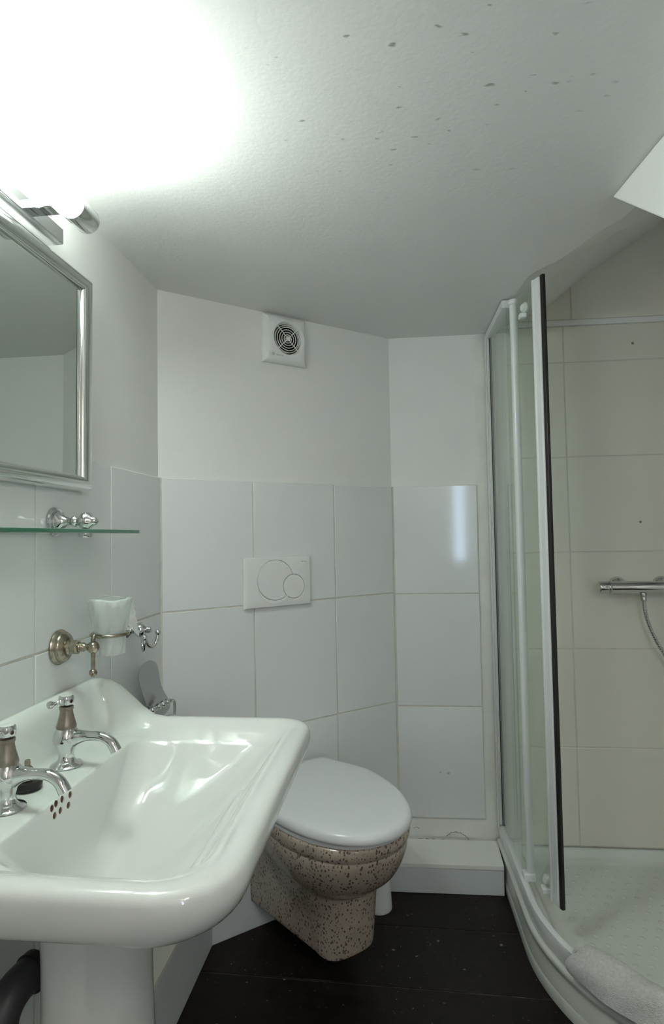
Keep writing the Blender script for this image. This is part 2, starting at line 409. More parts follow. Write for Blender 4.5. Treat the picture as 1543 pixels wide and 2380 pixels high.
# rough strips of plaster around the back tiles
V = []; Fs = []
def rough_panel(name, x0, x1, z0, z1, nx, nz, amp, parent):
    V = []; Fs = []
    for j in range(nz + 1):
        for i in range(nx + 1):
            e = 0 if (i in (0, nx) or j in (0, nz)) else 1
            V.append((x0 + (x1 - x0) * i / nx, BK - .0005 - e * random.uniform(.1, 1) * amp, z0 + (z1 - z0) * j / nz))
    for j in range(nz):
        for i in range(nx):
            a = j * (nx + 1) + i; Fs.append((a, a + 1, a + nx + 2, a + nx + 1))
    return mesh(name, V, Fs, 'rough_plaster', parent, smooth=True)
rough_panel('plaster_patch', .316, .40, .10, 1.96, 6, 60, .0035, wall_back)
rough_panel('plaster_patch', -.0, .40, .10, .172, 30, 8, .004, wall_back)
# crack above the ledge and hairlines
def crack(parent, pts, w, m='crack'):
    P = []
    for i in range(len(pts) - 1):
        a, b = Vector(pts[i]), Vector(pts[i + 1]); k = 7
        for j in range(k):
            t = j / k; P.append(a.lerp(b, t) + Vector((0, 0, random.uniform(-1, 1) * .003)))
    P.append(Vector(pts[-1]))
    G().tube(P, [w * random.uniform(.3, 1) for _ in P], 5).to('crack', m, parent)
def cr(pts, w, n=.0): crack(wall_back, [tuple(pxB(x, y, n)) for x, y in pts], w)
cr([(946, 1951), (985, 1949), (1012, 1951), (1040, 1953), (1050, 1957), (1092, 1958), (1115, 1961)], .0014)
cr([(1038, 1943), (1050, 1934), (1072, 1935), (1086, 1946), (1092, 1957)], .0010)
cr([(960, 1922), (975, 1925)], .001)

# ---------- boxed ledges at the foot of the walls
t1 = struct(G().prism([(-.0, -2.4), (.12, -2.4), (.12, .085), (0, -.012)], 0, .186).to('trim_1', 'white_wood', frame='L', bevel=.002), 'white boxed ledge along the basin wall', 'boxing')
G().prism([(-.0, -2.4), (.122, -2.4), (.122, .086), (0, -.012)], .186, .2).to('top_board', 'cream_wood', t1, bevel=.002)
struct(G().box(.13, .70, -.014, .0085, 0, .192).to('trim_2', 'white_wood', frame='D', bevel=.002), 'pale painted panel under the tiles below the toilet', 'boxing')
t3 = struct(G().prism([(.005, -.002), (-.19, -.163), (.344, -.163), (.352, -.002)], 0, .084).to('trim_3', 'white_wood', frame='B', bevel=.0015), 'white painted ledge box under the back wall', 'boxing')
G().prism([(.006, -.0), (-.19, -.166), (.344, -.166), (.352, -.0)], .0845, .099).to('top_board', 'plaster', t3, bevel=.0015)
# ---------- ceiling with the rising slope over the shower
crease = [(.612, 2.26), (.609, 2.163), (.598, 2.02), (.593, 1.898), (.589, 1.78), (.589, 1.70), (.607, 1.652), (.64, 1.597), (.664, 1.515), (.686, 1.44), (.707, 1.395), (.716, 1.335), (.725, 1.25), (.73, 1.0), (.70, -.2), (.66, -1.2)]
cc = [(v.x, v.y) for v in catmull([Vector((x, y, 0)) for x, y in crease], 4)]
poly = [(-1.0, -1.2), (-.62, 1.80), (.20, 2.33)] + cc
ceil = struct(G().prism(poly, CEIL, CEIL + .05).to('ceiling', 'ceiling'), 'low white ceiling with grey scuff marks', 'ceiling')
prof = [(0, 0), (.02, .008), (.09, .036), (.21, .09), (.29, .158), (.377, .222), (.486, .29), (.63, .385), (.80, .50), (.98, .62)]
rings = []
for (x, y) in cc:
    rings.append([Vector((x + dx, y - dx * .0925, CEIL + .001 + dz)) for dx, dz in prof])
g = G().loft(rings, closed=False); g.to('slope', 'slope', ceil, smooth='all')
# small white bulkhead under the ceiling
A = hit(1431, 462, (.64, 0, 0), Vector((1, 0, 0))); Cc = hit(1543, 510, (.64, 0, 0), Vector((1, 0, 0)))
sl = (Cc.z - A.z) / (Cc.y - A.y); zc = CEIL - .002
y_tip = A.y + (zc - A.z) / sl
y_near = .80; z_near = A.z + (y_near - A.y) * sl
prof2 = [(y_tip, zc), (.60, zc), (.60, z_near), (y_near, z_near)]
g = G(); n = 4
g.add([(x, y, z) for x in (.64, .76) for y, z in prof2], [(0, 1, 2, 3), (7, 6, 5, 4)] + [(i, i + 4, (i + 1) % 4 + 4, (i + 1) % 4) for i in range(4)])
struct(g.to('trim_4', 'slope', bevel=.004), 'white wedge-shaped bulkhead hanging from the ceiling by the shower', 'bulkhead')

# ================================================================== BASIN
def rrect(n0, n1, u0, u1, rb, rf, z, w, zf=None, K=11, Mn=16):
    rn = rf + .03 * smoothstep(.38, .50, n1)      # the near front corner is rounder
    pts = []
    def arc(cx_, cy_, r, a0):
        for j in range(K): a = a0 + pi / 2 * j / (K - 1); pts.append((cx_ + r * cos(a), cy_ + r * sin(a)))
    def line(p, q):
        for j in range(1, Mn): t = j / Mn; pts.append((p[0] + (q[0] - p[0]) * t, p[1] + (q[1] - p[1]) * t))
    arc(n1 - rf, u1 - rf, rf, 0); line((n1 - rf, u1), (n0 + rb, u1))
    arc(n0 + rb, u1 - rb, rb, pi / 2); line((n0, u1 - rb), (n0, u0 + rb))
    arc(n0 + rb, u0 + rb, rb, pi); line((n0 + rb, u0), (n1 - rn, u0))
    arc(n1 - rn, u0 + rn, rn, 3 * pi / 2); line((n1, u0 + rn), (n1, u1 - rf))
    zf = z if zf is None else zf
    return [Vector((x, y, z + (zf - z) * smoothstep(.13, .24, x) + w * .082 * (1 - smoothstep(.035, .17, x)))) for x, y in pts]
UC = -.705
basin = thing('washbasin', 'white ceramic pedestal washbasin with raised back on the tiled wall', 'washbasin', C1 + DL * UC, -YL)
BR_ = [(.16, .30, -.82, -.60, .05, .06, .638, 0), (.13, .34, -.86, -.56, .05, .06, .650, 0), (.09, .385, -.94, -.47, .05, .06, .742, 0), (.05, .425, -.97, -.44, .04, .06, .746, 0), (.025, .462, -.998, -.417, .03, .06, .746, 0), (.008, .480, -1.020, -.404, .015, .06, .752, 0),
       (0, .497, -1.034, -.395, .012, .065, .768, 0), (0, .507, -1.042, -.389, .012, .065, .79, .6), (0, .508, -1.043, -.389, .012, .065, .808, 1), (.001, .503, -1.038, -.393, .013, .06, .8195, 1), (.008, .492, -1.027, -.404, .015, .055, .8245, 1),
       (.02, .476, -1.012, -.420, .02, .05, .8235, 1), (.035, .460, -.994, -.436, .025, .05, .8150, .9), (.045, .453, -.982, -.446, .03, .05, .808, .4, .809), (.053, .448, -.972, -.454, .03, .05, .8045, 0, .8025),
       (.09, .443, -.960, -.463, .04, .05, .8035, 0, .795), (.130, .438, -.950, -.470, .03, .06, .8030, 0, .789), (.143, .434, -.944, -.475, .033, .06, .8022, 0, .783), (.1455, .429, -.936, -.481, .035, .065, .797, 0, .776), (.147, .414, -.918, -.497, .04, .07, .776, 0, .757),
       (.149, .386, -.893, -.526, .045, .08, .738, 0, .728), (.151, .345, -.857, -.562, .05, .08, .700, 0), (.158, .30, -.82, -.625, .055, .06, .670, 0), (.176, .262, -.785, -.68, .035, .04, .651, 0), (.196, .240, -.757, -.713, .021, .021, .645, 0)]
def off(r): return [Vector((p.x, p.y - UC, p.z)) for p in r]
rings = chaikin_rings([off(rrect(*b)) for b in BR_], 3)
g = G().loft(rings); bo = g.to('bowl', 'ceramic', basin, smooth='all')
bvh = BVHTree.FromPolygons([tuple(v) for v in g.V], [f for f in g.F])
G().lathe([(.0, 0), (.021, 0), (.024, .003), (.026, .0015), (.026, -.004)], (.218, -.03, .6462), seg=32).to('waste_ring', 'chrome', basin, smooth=True)
holes = [(841, 1270), (746, 1325), (674, 1380), (625, 1436), (820, 1396), (724, 1460), (656, 1520)]
cuts = []; cups = []
for hx, hy in holes:      # overflow holes under the tap deck
    d_ = ray(hx * 300 / 1543, 1600 + hy * 340 / 1749); o_ = LU(EYE); o_.y -= UC
    loc_, nor, idx, q_ = bvh.ray_cast(o_, Vector((d_.dot(NL), d_.dot(DL), d_.z)).normalized())
    if loc_ is None: continue
    if nor.dot(o_ - loc_) < 0: nor = -nor
    cuts.append((loc_ + nor * .006, -nor, .0055, .026)); cups.append((loc_, -nor))
drill(bo, cuts)
for p_, a_ in cups:
    G().ringlathe([(.00545, .0015), (.00545, .0195), (.0049, .0195), (.0049, .0015)], p_, a_, 18).to('overflow_hole', 'hole', basin, smooth=40)
def deck(n, u):
    l_, n_, i_, q_ = bvh.ray_cast(Vector((n, u - UC, 1.0)), Vector((0, 0, -1))); return l_.z + .0003
def dring(hn, hu, n_c, u_c, z, p=3.2, K=40, back=.0):
    r = []
    for j in range(K):
        a = 2 * pi * j / K; c, s_ = cos(a), sin(a)
        r.append(Vector((n_c + hn * math.copysign(abs(c) ** (2 / p), c), u_c + hu * math.copysign(abs(s_) ** (2 / p), s_), z)))
    return r
PR = []
for a, b, z in ((.087, .10, .001), (.088, .101, .02), (.086, .097, .06), (.084, .092, .2), (.081, .086, .40), (.078, .082, .52), (.079, .084, .60), (.084, .09, .640)):
    PR.append(dring(a, b,   .209, -.05, z, 2.5))
rings = catmull_rings(PR, 4)
G().loft(rings).to('pedestal', 'pedestal', basin, smooth='all')

# ---------- taps
def make_tap(name, label, n, u, lever):
    t = thing(name, label, 'tap', C1 + NL * n + DL * u + Vector((0, 0, deck(n, u))), -YL)
    G().lathe([(0, 0), (.0275, 0), (.0285, .002), (.026, .0045), (.019, .007), (.0145, .012), (.0128, .02), (.0160, .031), (.0225, .042), (.0240, .050), (.0215, .060), (.0165, .069)], seg=36).to('body', 'chrome', t, smooth=True)
    path = catmull([(.006, 0, .047), (.022, 0, .052), (.045, 0, .054), (.068, 0, .053), (.086, 0, .044), (.096, 0, .028)], 6)
    N_ = len(path); rad = [.0175 - .0092 * smoothstep(0, .42, i / N_) + .002 * smoothstep(.5, 1, i / N_) for i in range(N_)]
    G().tube(path, rad, 20).to('spout', 'chrome', t, smooth=60)
    G().lathe([(.0165, .066), (.0178, .071), (.0165, .076), (.0132, .088), (.0112, .098), (.0112, .101), (.0125, .102), (.0125, .107), (.008, .109)], seg=20).to('bonnet', 'brown_metal', t, smooth=30)
    h = G().lathe([(.0, .109), (.006, .109), (.0125, .111), (.0135, .114), (.0135, .122), (.0125, .1255), (.0105, .1265), (.0105, .126)], seg=32).to('handle', 'chrome', t, smooth=True)
    G().lathe([(.0, .1255), (.0104, .1255), (.0104, .1272), (.0, .1278)], seg=28).to('indicator', 'ceramic', h, smooth=True)
    lx = lever.normalized(); o = Vector((0, 0, .1175))
    pr = [(.0045, .011), (.0045, .014), (.003, .016), (.0042, .019), (.0026, .022), (.0042, .027), (.0068, .033), (.0062, .037), (.003, .0395), (0, .04)]
    G().lathe(pr, o, lx, 20).to('lever', 'chrome', h, smooth=True)
    qs = (Vector((lx.y, -lx.x, 0)), Vector((-lx.y, lx.x, 0)), -lx)
    drill(h, [(o + q * .016, -q, .0035, .009) for q in qs])
    for q in qs:
        G().ringlathe([(.0034, .0132), (.0034, .0072), (.0030, .0072), (.0030, .0132)], o, q, 14).to('socket', 'brown_metal', h, smooth=40)
    return t
make_tap('basin_tap', 'chrome pillar tap at the far end of the basin deck, beyond the plug', .085, -.640, Vector((-.35, -.93, 0)))
make_tap('basin_tap', 'chrome pillar tap at the near end of the basin deck, in front of the plug', .089, -.812, Vector((-.35, -.93, 0)))
pl = thing('sink_plug', 'black rubber sink plug with brown metal finial on the basin deck', 'plug', C1 + NL * .077 + DL * -.742 + Vector((0, 0, deck(.077, -.742))), -YL)
G().lathe([(0, 0), (.0205, 0), (.0225, .003), (.0235, .012), (.022, .0145), (.017, .015), (.016, .0135), (0, .0135)], seg=36).to('rubber_disc', 'black', pl, smooth=True)
G().lathe([(.008, .0135), (.009, .016), (.004, .020), (.0045, .024), (.0085, .030), (.0085, .034), (.004, .039), (.0048, .043), (.004, .0475), (0, .049)], seg=20).to('finial', 'brown_metal', pl, smooth=True)
# ---------- waste pipe beside the pedestal
wp = thing('waste_pipe', 'dark grey plastic waste pipe with elbow beside the pedestal', 'pipe', C1 + NL * .07 + DL * -.80 + Vector((0, 0, .2005)), -YL)
arcp = [(0, 0, z) for z in (0, .1, .2, .26)] + [(.0 + .0 + .045 * (1 - cos(a)) * .2, .045 * (1 - cos(a)), .26 + .045 * sin(a)) for a in [pi / 2 * k / 8 for k in range(1, 9)]]
G().tube([(0, 0, 0), (0, 0, .12), (0, 0, .25)], .0235, 28).to('riser', 'pipe', wp, smooth=True)
G().tube([(0, 0, .215), (0, 0, .26)] + arcp[4:] + [(.012, .06, .305)], .0275, 28).to('elbow', 'pipe', wp, smooth=True)
G().tube([(.012, .058, .305), (.015, .072, .305)], .031, 28).to('collar', 'black', wp, smooth=True)
# ================================================================== MIRROR
MU0, MU1, MZ0, MZ1 = -.97, -.438, 1.322, 1.796
mir = thing('wall_mirror', 'rectangular mirror in a rounded chrome frame above the glass shelf', 'mirror', C1 + DL * ((MU0 + MU1) / 2) + Vector((0, 0, MZ0)), -YL)
mir.rotation_euler = (0, .004, -YL)
hw = (MU1 - MU0) / 2; hz = MZ1 - MZ0
pf = [(0, .0045), (0, .016), (.003, .024), (.010, .0295), (.018, .0295), (.026, .0255), (.031, .019), (.032, .013), (.0355, .0125), (.0355, .0045)]   # inset, height off wall
g = G(); rings = []
for sx, sz in ((-1, 0), (1, 0), (1, 1), (-1, 1)):
    rings.append([Vector((h, sx * (hw - d), d if sz == 0 else hz - d)) for d, h in pf])
g.loft(rings, close_u=True).to('frame', 'frame_chrome', mir, smooth=40)
G().box(.0045, .0132, -hw + .034, hw - .034, .034, hz - .034).to('glass', 'mirror', mir)
# ================================================================== TUBE LIGHT
lamp = thing('mirror_light', 'lit fluorescent tube light with chrome end caps above the mirror', 'lamp', C1 + DL * -.702 + Vector((0, 0, 1.80)), -YL)
G().box(.001, .036, -.20, .133, .014, .046).to('backplate', 'chrome', lamp, bevel=.002)
TN, TZ, TR = .098, .047, .0245
G().box(.036, .078, .022, .052, .028, .046).to('bracket', 'chrome', lamp, bevel=.002)
G().box(.036, .078, -.19, -.16, .028, .046).to('bracket', 'chrome', lamp, bevel=.002)
G().lathe([(TR * .9, -.205), (TR * .97, -.20), (TR * .97, .060), (TR * .9, .063)], (TN, 0, TZ), (0, 1, 0), 40).to('tube', 'tube', lamp, smooth=True)
for s_ in (-1, 1):
    G().lathe([(TR, .056), (TR + .0005, .057), (TR + .0005, .113), (TR - .001, .117), (TR - .004, .1185), (0, .119)], (TN, 0 if s_ > 0 else -.14, TZ), (0, s_, 0), 40).to('end_cap', 'frame_chrome', lamp, smooth=True)
# warm ceiling fitting behind the photographer
cl = thing('ceiling_light_offscreen', 'warm two-globe chrome ceiling light behind the photographer', 'lamp', (.50, -.50, CEIL))
G().box(-.03, .03, -.14, .14, -.02, -.0005).to('plate', 'chrome', cl, bevel=.004)
for s_ in (-1, 1):
    G().lathe([(.016, -.02), (.016, -.035)], (0, s_ * .095, 0)).to('holder', 'chrome', cl, smooth=True)
    G().sphere((0, s_ * .095, -.082), .05, 28, 16).to('globe', 'globe', cl, smooth='all')
# ================================================================== GLASS SHELF
sh = thing('glass_shelf', 'green-edged glass shelf on chrome ball brackets under the mirror', 'shelf', C1 + DL * -.70 + Vector((0, 0, 1.228)), -YL)
hs = .30
po = [(.012, -hs), (.012, hs)]
def shelf_poly(ins=0):
    p = [(.012, -hs + ins)]; r = .045
    for k in range(9): a = -pi / 2 + pi / 2 * k / 8; p.append((.135 - ins - r + r * cos(a), -hs + ins + r + r * sin(a)))
    for k in range(9): a = pi / 2 * k / 8; p.append((.135 - ins - r + r * cos(a), hs - ins - r + r * sin(a)))
    p.append((.012, hs - ins)); return p
G().prism(shelf_poly(.0015), 0, .0075).to('glass_plate', 'shelf_glass', sh)
pp = shelf_poly(); pi_ = shelf_poly(.0016); n = len(pp); V = []; Fs = []
for a, b in zip(pp, pi_): V += [(a[0], a[1], .0007), (a[0], a[1], .0068), (b[0], b[1], .0076), (b[0], b[1], -.0001)]
for i in range(n):
    j = (i + 1) % n
    for q in range(4): Fs.append((4 * i + q, 4 * j + q, 4 * j + (q + 1) % 4, 4 * i + (q + 1) % 4))
mesh('polished_edge', V, Fs, 'shelf_edge', sh, smooth=30)
for du in (.157, -.157):
    b = G().lathe([(.0, .001), (.029, .001), (.0295, .004), (.0265, .006), (.0265, .009), (.0225, .011), (.0225, .014), (.016, .018), (.010, .026), (.0075, .034), (.0072, .038), (.011, .042), (.0115, .047), (.0075, .052), (.008, .054), (.0165, .062), (.0185, .07), (.0165, .078), (.0095, .083), (.009, .086), (.0085, .090), (.004, .094), (0, .095)], (0, du, .0255), (1, 0, 0), 36).to('bracket', 'chrome', sh, smooth=50)
    G().lathe([(.012, -.0075), (.014, -.004), (.014, -.0002)], (.068, du, 0), (0, 0, 1), 24).to('clamp_disc', 'chrome', b, smooth=True)
# ================================================================== TUMBLER HOLDER + WRAPPED TUMBLER
th = thing('tumbler_holder', 'aged nickel wall tumbler holder with ring and ball finial', 'holder', C1 + DL * -.527 + Vector((0, 0, .997)), -YL)
G().lathe([(0, .0012), (.035, .0012), (.036, .004), (.0335, .008), (.031, .010), (.0315, .013), (.028, .018), (.02, .022), (.0185, .0225)], (0, 0, 0), (1, 0, 0), 40).to('escutcheon', 'aged', th, smooth=50)
G().lathe([(.0155, .0225), (.0165, .026), (.013, .030)], (0, 0, 0), (1, 0, 0), 32).to('collar', 'aged', th, smooth=True)
G().lathe([(.013, .029), (.0155, .031), (.0155, .042), (.012, .045)], (0, 0, 0), (1, 0, 0), 6).to('nut', 'aged', th)
G().lathe([(.0085, .044)] + [(.0085 + .001 * (k % 2), .046 + .0018 * k) for k in range(7)] + [(.007, .06), (.0075, .068)], (0, 0, 0), (1, 0, 0), 24).to('stem', 'aged', th, smooth=True)
BX = .0755
G().sphere((BX, 0, 0), .0125).to('ball', 'aged', th, smooth='all')
RC = Vector((.083, .056, .018)); RR = .037
G().tube([(BX, 0, -.01), (BX, 0, -.045)], .0042, 14).to('drop_rod', 'aged', th, smooth=True)
G().sphere((BX, 0, -.0515), .0082).to('finial_ball', 'aged', th, smooth='all')
G().tube(catmull([(BX, 0, .008), (BX, .0, .017), (BX + .001, .004, .0225), (BX + .003, .012, .021), (RC.x, RC.y - RR, RC.z)], 5), .0042, 14).to('arm', 'aged', th, smooth=True)
G().torus(RC, (0, 0, 1), RR, .0037, 48, 12).to('ring', 'aged', th, smooth='all')
tw = C1 + NL * RC.x + DL * (-.527 + RC.y)
tu = thing('tumbler', 'clear plastic tumbler wrapped in crinkled film held in the ring', 'tumbler', (tw.x, tw.y, .9735), -YL)
seg = 56; rings = []
profT = [(.0, 0), (.026, 0), (.0285, .003), (.0305, .02), (.0323, .04), (.0335, .052), (.038, .075), (.042, .105), (.043, .112), (.0425, .1145), (.041, .113), (.0365, .09), (.031, .05), (.0285, .012), (0, .008)]
G().lathe([(max(r_ - .0012, 0), z) for r_, z in profT], seg=48)  .to('cup', 'cup', tu, smooth=True)
profW = [(.0, -.004), (.02, -.003), (.0295, .001), (.0312, .02), (.0325, .038), (.0331, .046), (.0365, .062), (.040, .08), (.0428, .10), (.0440, .113), (.0415, .117), (.037, .116)]
for r_, z in profW:
    rg = []
    for j in range(seg):
        a = 2 * pi * j / seg; amp = .0021 if not (.036 < z < .052) else .0001
        d = r_ * (1 + 0) + (amp * (sin(7 * a + z * 190) + .7 * sin(13 * a - z * 120)) if r_ > .01 else 0)
        rg.append(Vector((d * cos(a), d * sin(a), z + (.002 * sin(3 * a + 1) if z > .1 else 0))))
    rings.append(rg)
G().loft(rings, cap1=False).to('film', 'wrap', tu, smooth='all')
V = []; Fs = []; nn = 9      # twisted tail of the film, sticking out on the far side above the ring
for i in range(nn):
    t = i / (nn - 1); zc_ = .056 + .05 * t; wob = .004 * sin(i * 2.3)
    base = .0375 + .0075 * t
    outw = base + .002 + .019 * (1 - t) ** 1.3 + .003 * (i % 2)
    for r_, a in ((base - .004, .30), (base + .002, .38), ((base + outw) / 2, .42 + wob * 20), (outw, .45 + wob * 12)):
        V.append((r_ * cos(a + .05), r_ * sin(a + .05), zc_ - .012 * (r_ - base) / .01 * (1 - t)))
for i in range(nn - 1):
    for j in range(3): a = i * 4 + j; Fs.append((a, a + 1, a + 5, a + 4))
mesh('film_tail', V, Fs, 'wrap', tu, smooth=True)
# ================================================================== ROBE HOOK
hk_scale = 1.3
hk = thing('robe_hook', 'small chrome double robe hook with ball tips by the wall corner', 'hook', C1 + DL * -.222 + Vector((0, 0, .984)), -YL)
G().lathe([(0, .001), (.016, .001), (.0165, .003), (.015, .006), (.009, .010), (.0065, .016), (.0075, .02)], (0, 0, 0), (1, 0, 0), 28).to('base', 'chrome', hk, smooth=True)
G().sphere((.028, 0, .0), .0145).to('ball', 'chrome', hk, smooth='all')
for s_ in (-1, 1):
    P = catmull([(.034, s_ * .004, -.006), (.036, s_ * .007, -.022), (.040, s_ * .014, -.034), (.046, s_ * .023, -.035), (.05, s_ * .029, -.024), (.051, s_ * .031, -.015)], 5)
    p = G().tube(P, .0034, 12).to('prong', 'chrome', hk, smooth=True)
    G().sphere((.051, s_ * .0315, -.010), .0062, 16, 10).to('tip', 'chrome', p, smooth='all')
G().lathe([(.005, .04), (.0072, .044), (.0055, .050), (0, .052)], (0, 0, 0), (1, 0, 0), 20).to('finial', 'chrome', hk, smooth=True)
hk.scale = (hk_scale,) * 3
# ================================================================== TOILET ROLL HOLDER
rh = thing('toilet_roll_holder', 'chrome toilet roll holder with raised steel cover flap in the wall corner', 'holder', C1 + DL * -.15 + Vector((0, 0, .70)), -YL)
out = [(347, 1535), (358, 1537), (365, 1545), (369, 1560), (371, 1577), (376, 1595), (383, 1610), (394, 1630), (393, 1648), (372, 1668), (350, 1668), (343, 1645), (336, 1625), (328, 1600), (323, 1580), (322.5, 1568), (326, 1556), (334, 1543)]
def flap_pt(x, y):
    n = .018 + .030 * (1668 - y) / 130        # the sheet leans away from the wall towards its top
    q = pxL(x, y, n); return Vector((q.x, q.y + .15, q.z - .70))
P = catmull([flap_pt(*q) for q in out], 4, True); n = len(P)
g = G(); c = sum(P, Vector()) / n
g.add(P + [p + Vector((-.0012, 0, 0)) for p in P], [tuple(range(n)), tuple(range(2 * n - 1, n - 1, -1))] + [(i, n + i, n + (i + 1) % n, (i + 1) % n) for i in range(n)])
g.to('cover_flap', 'sheet', rh)
def rp(x, y, n): q = pxL(x, y, n); return Vector((q.x, q.y + .15, q.z - .70))
a_ = rp(352, 1652, .03); b_ = rp(395, 1628, .055); c_ = rp(405, 1630, .062); d_ = rp(406, 1662, .062)
G().tube([a_, a_.lerp(b_, .5), b_], .0065, 14).to('hinge_bar', 'chrome', rh, smooth=True)
for t_, r_ in ((.05, .010), (.38, .0095), (.62, .0105), (.85, .0085)):
    G().sphere(a_.lerp(b_, t_), r_, 16, 10).to('bead', 'chrome', rh, smooth='all')
G().tube(catmull([b_, c_, d_], 5), .0036, 12).to('arm', 'chrome', rh, smooth=True)
w_ = Vector((.0015, a_.y, a_.z - .012))
G().tube([a_, Vector((.02, a_.y, a_.z - .008)), Vector((.002, a_.y, a_.z - .008))], .006, 14).to('wall_arm', 'chrome', rh, smooth=True)
G().lathe([(0, .0012), (.022, .0012), (.0225, .004), (.018, .008), (.010, .012)], (0, a_.y, a_.z - .008), (1, 0, 0), 28).to('base', 'chrome', rh, smooth=True)
rc = d_ + Vector((0, 0, -.03)); ax = Vector((0, 1, 0))
G().tube([d_, rc, rc + Vector((0, -.06, 0)), rc + Vector((0, -.11, 0))], .0036, 12).to('roll_bar', 'chrome', rh, smooth=60)
tr = tag(G().ringlathe([(.021, 0), (.05, 0), (.051, .002), (.051, .098), (.05, .10), (.021, .10)], (0, -.05, 0), (0, 1, 0), 40).to('toilet_roll', 'plastic', smooth=40), 'white toilet roll hanging below the chrome cover flap', 'toilet roll')
tp = C1 + NL * rc.x + DL * (-.15 + rc.y - .056) + Vector((0, 0, .70 + rc.z - .0165)); tr.location = tp; tr.rotation_euler = (0, 0, -YL)
# ================================================================== EXTRACTOR FAN
fq = [pxD(608.4, 726.4), pxD(708.3, 745.6), pxD(609.9, 840.5), pxD(709.7, 855.4)]
fc = sum(fq, Vector()) / 4; FS = .081
fan = thing('extractor_fan', 'square white extractor fan with round ringed grille under the ceiling', 'fan', C1 + DD * fc.x + Vector((0, 0, fc.z)) + ND * BK, YD)
K = 64; gc = Vector((.009, 0, .005)); HR = .0565
def sq(h, y, k=K):
    r = []
    for j in range(k):
        a = 2 * pi * j / k; c_, s2 = cos(a), sin(a); q = max(abs(c_), abs(s2)); r.append(Vector((h * c_ / q, y, h * s2 / q)))
    return r
def ci(r_, y, k=K): return [Vector((gc.x + r_ * cos(2 * pi * j / k), y, gc.z + r_ * sin(2 * pi * j / k))) for j in range(k)]
rings = [sq(FS, 0), sq(FS, -.012), sq(FS - .004, -.018), sq(FS - .014, -.026), ci(HR + .004, -.028), ci(HR + .001, -.0275), ci(HR - .002, -.024), ci(HR - .006, -.012)]
G().loft(rings, cap0=False, cap1=False).to('housing', 'plastic', fan, smooth=35)
drill(wall_corner, [(Vector((fc.x + gc.x, -.02, fc.z + gc.z)), Vector((0, 1, 0)), .0555, .125)])
G().loft([ci(HR - .0065, -.0115), ci(.0535, -.004), ci(.0535, .092), ci(.0001, .0922)], cap0=False).to('duct', 'duct', fan, smooth=40)
im = G().lathe([(0, 0), (.016, 0), (.018, .003), (.018, .02), (0, .02)], (gc.x, .010, gc.z), (0, 1, 0), 24).to('impeller', 'duct', fan, smooth=40)
for k_ in range(6):
    a = 2 * pi * k_ / 6; r1 = Vector((cos(a), 0, sin(a))); t1_ = Vector((-sin(a), 0, cos(a))); c0_ = Vector((gc.x, .020, gc.z)); hv = t1_ * .010 + Vector((0, .006, 0)); th_ = Vector((0, .001, 0))
    P4 = [c0_ + r1 * .016 - hv * .6, c0_ + r1 * .05 - hv, c0_ + r1 * .05 + hv, c0_ + r1 * .016 + hv * .6]
    G().add(P4 + [p + th_ for p in P4], [(0, 1, 2, 3), (7, 6, 5, 4)] + [(i, i + 4, (i + 1) % 4 + 4, (i + 1) % 4) for i in range(4)]).to('blade', 'duct', im)
for k_, r_ in enumerate((.014, .0225, .031, .0395)):
    G().torus((gc.x, -.0185, gc.z), (0, 1, 0), r_, .0013, 48, 8).to('grille_ring', 'plastic', fan, smooth='all')
G().ringlathe([(.0475, .010), (.0475, .017), (.046, .019), (.0445, .017), (.0445, .010)], (gc.x, 0, gc.z), (0, -1, 0), 48).to('grille_rim', 'plastic', fan, smooth=40)
for a in (pi / 4, 3 * pi / 4):
    d = Vector((cos(a), 0, sin(a))); o = Vector((gc.x, -.0205, gc.z))
    G().tube([o - d * .056, o + d * .056], .0016, 8).to('spoke', 'plastic', fan, smooth=True)
G().lathe([(0, .016), (.0085, .016), (.0085, .0235), (.007, .025), (0, .0255)], (gc.x, 0, gc.z), (0, -1, 0), 28).to('hub', 'plastic', fan, smooth=True)
text_mesh('lettering', 'SILENT 100', .0056, 'grey_mark', fan, Matrix.Translation((-.027, -.0284, -.0585)) @ FACE)
G().torus((-.051, -.0276, -.057), (0, 1, 0), .0045, .0005, 28, 6).to('logo_ring', 'grey_mark', fan, smooth='all')
text_mesh('logo_mark', 'S', .006, 'grey_mark', fan, Matrix.Translation((-.051, -.0279, -.057)) @ FACE)
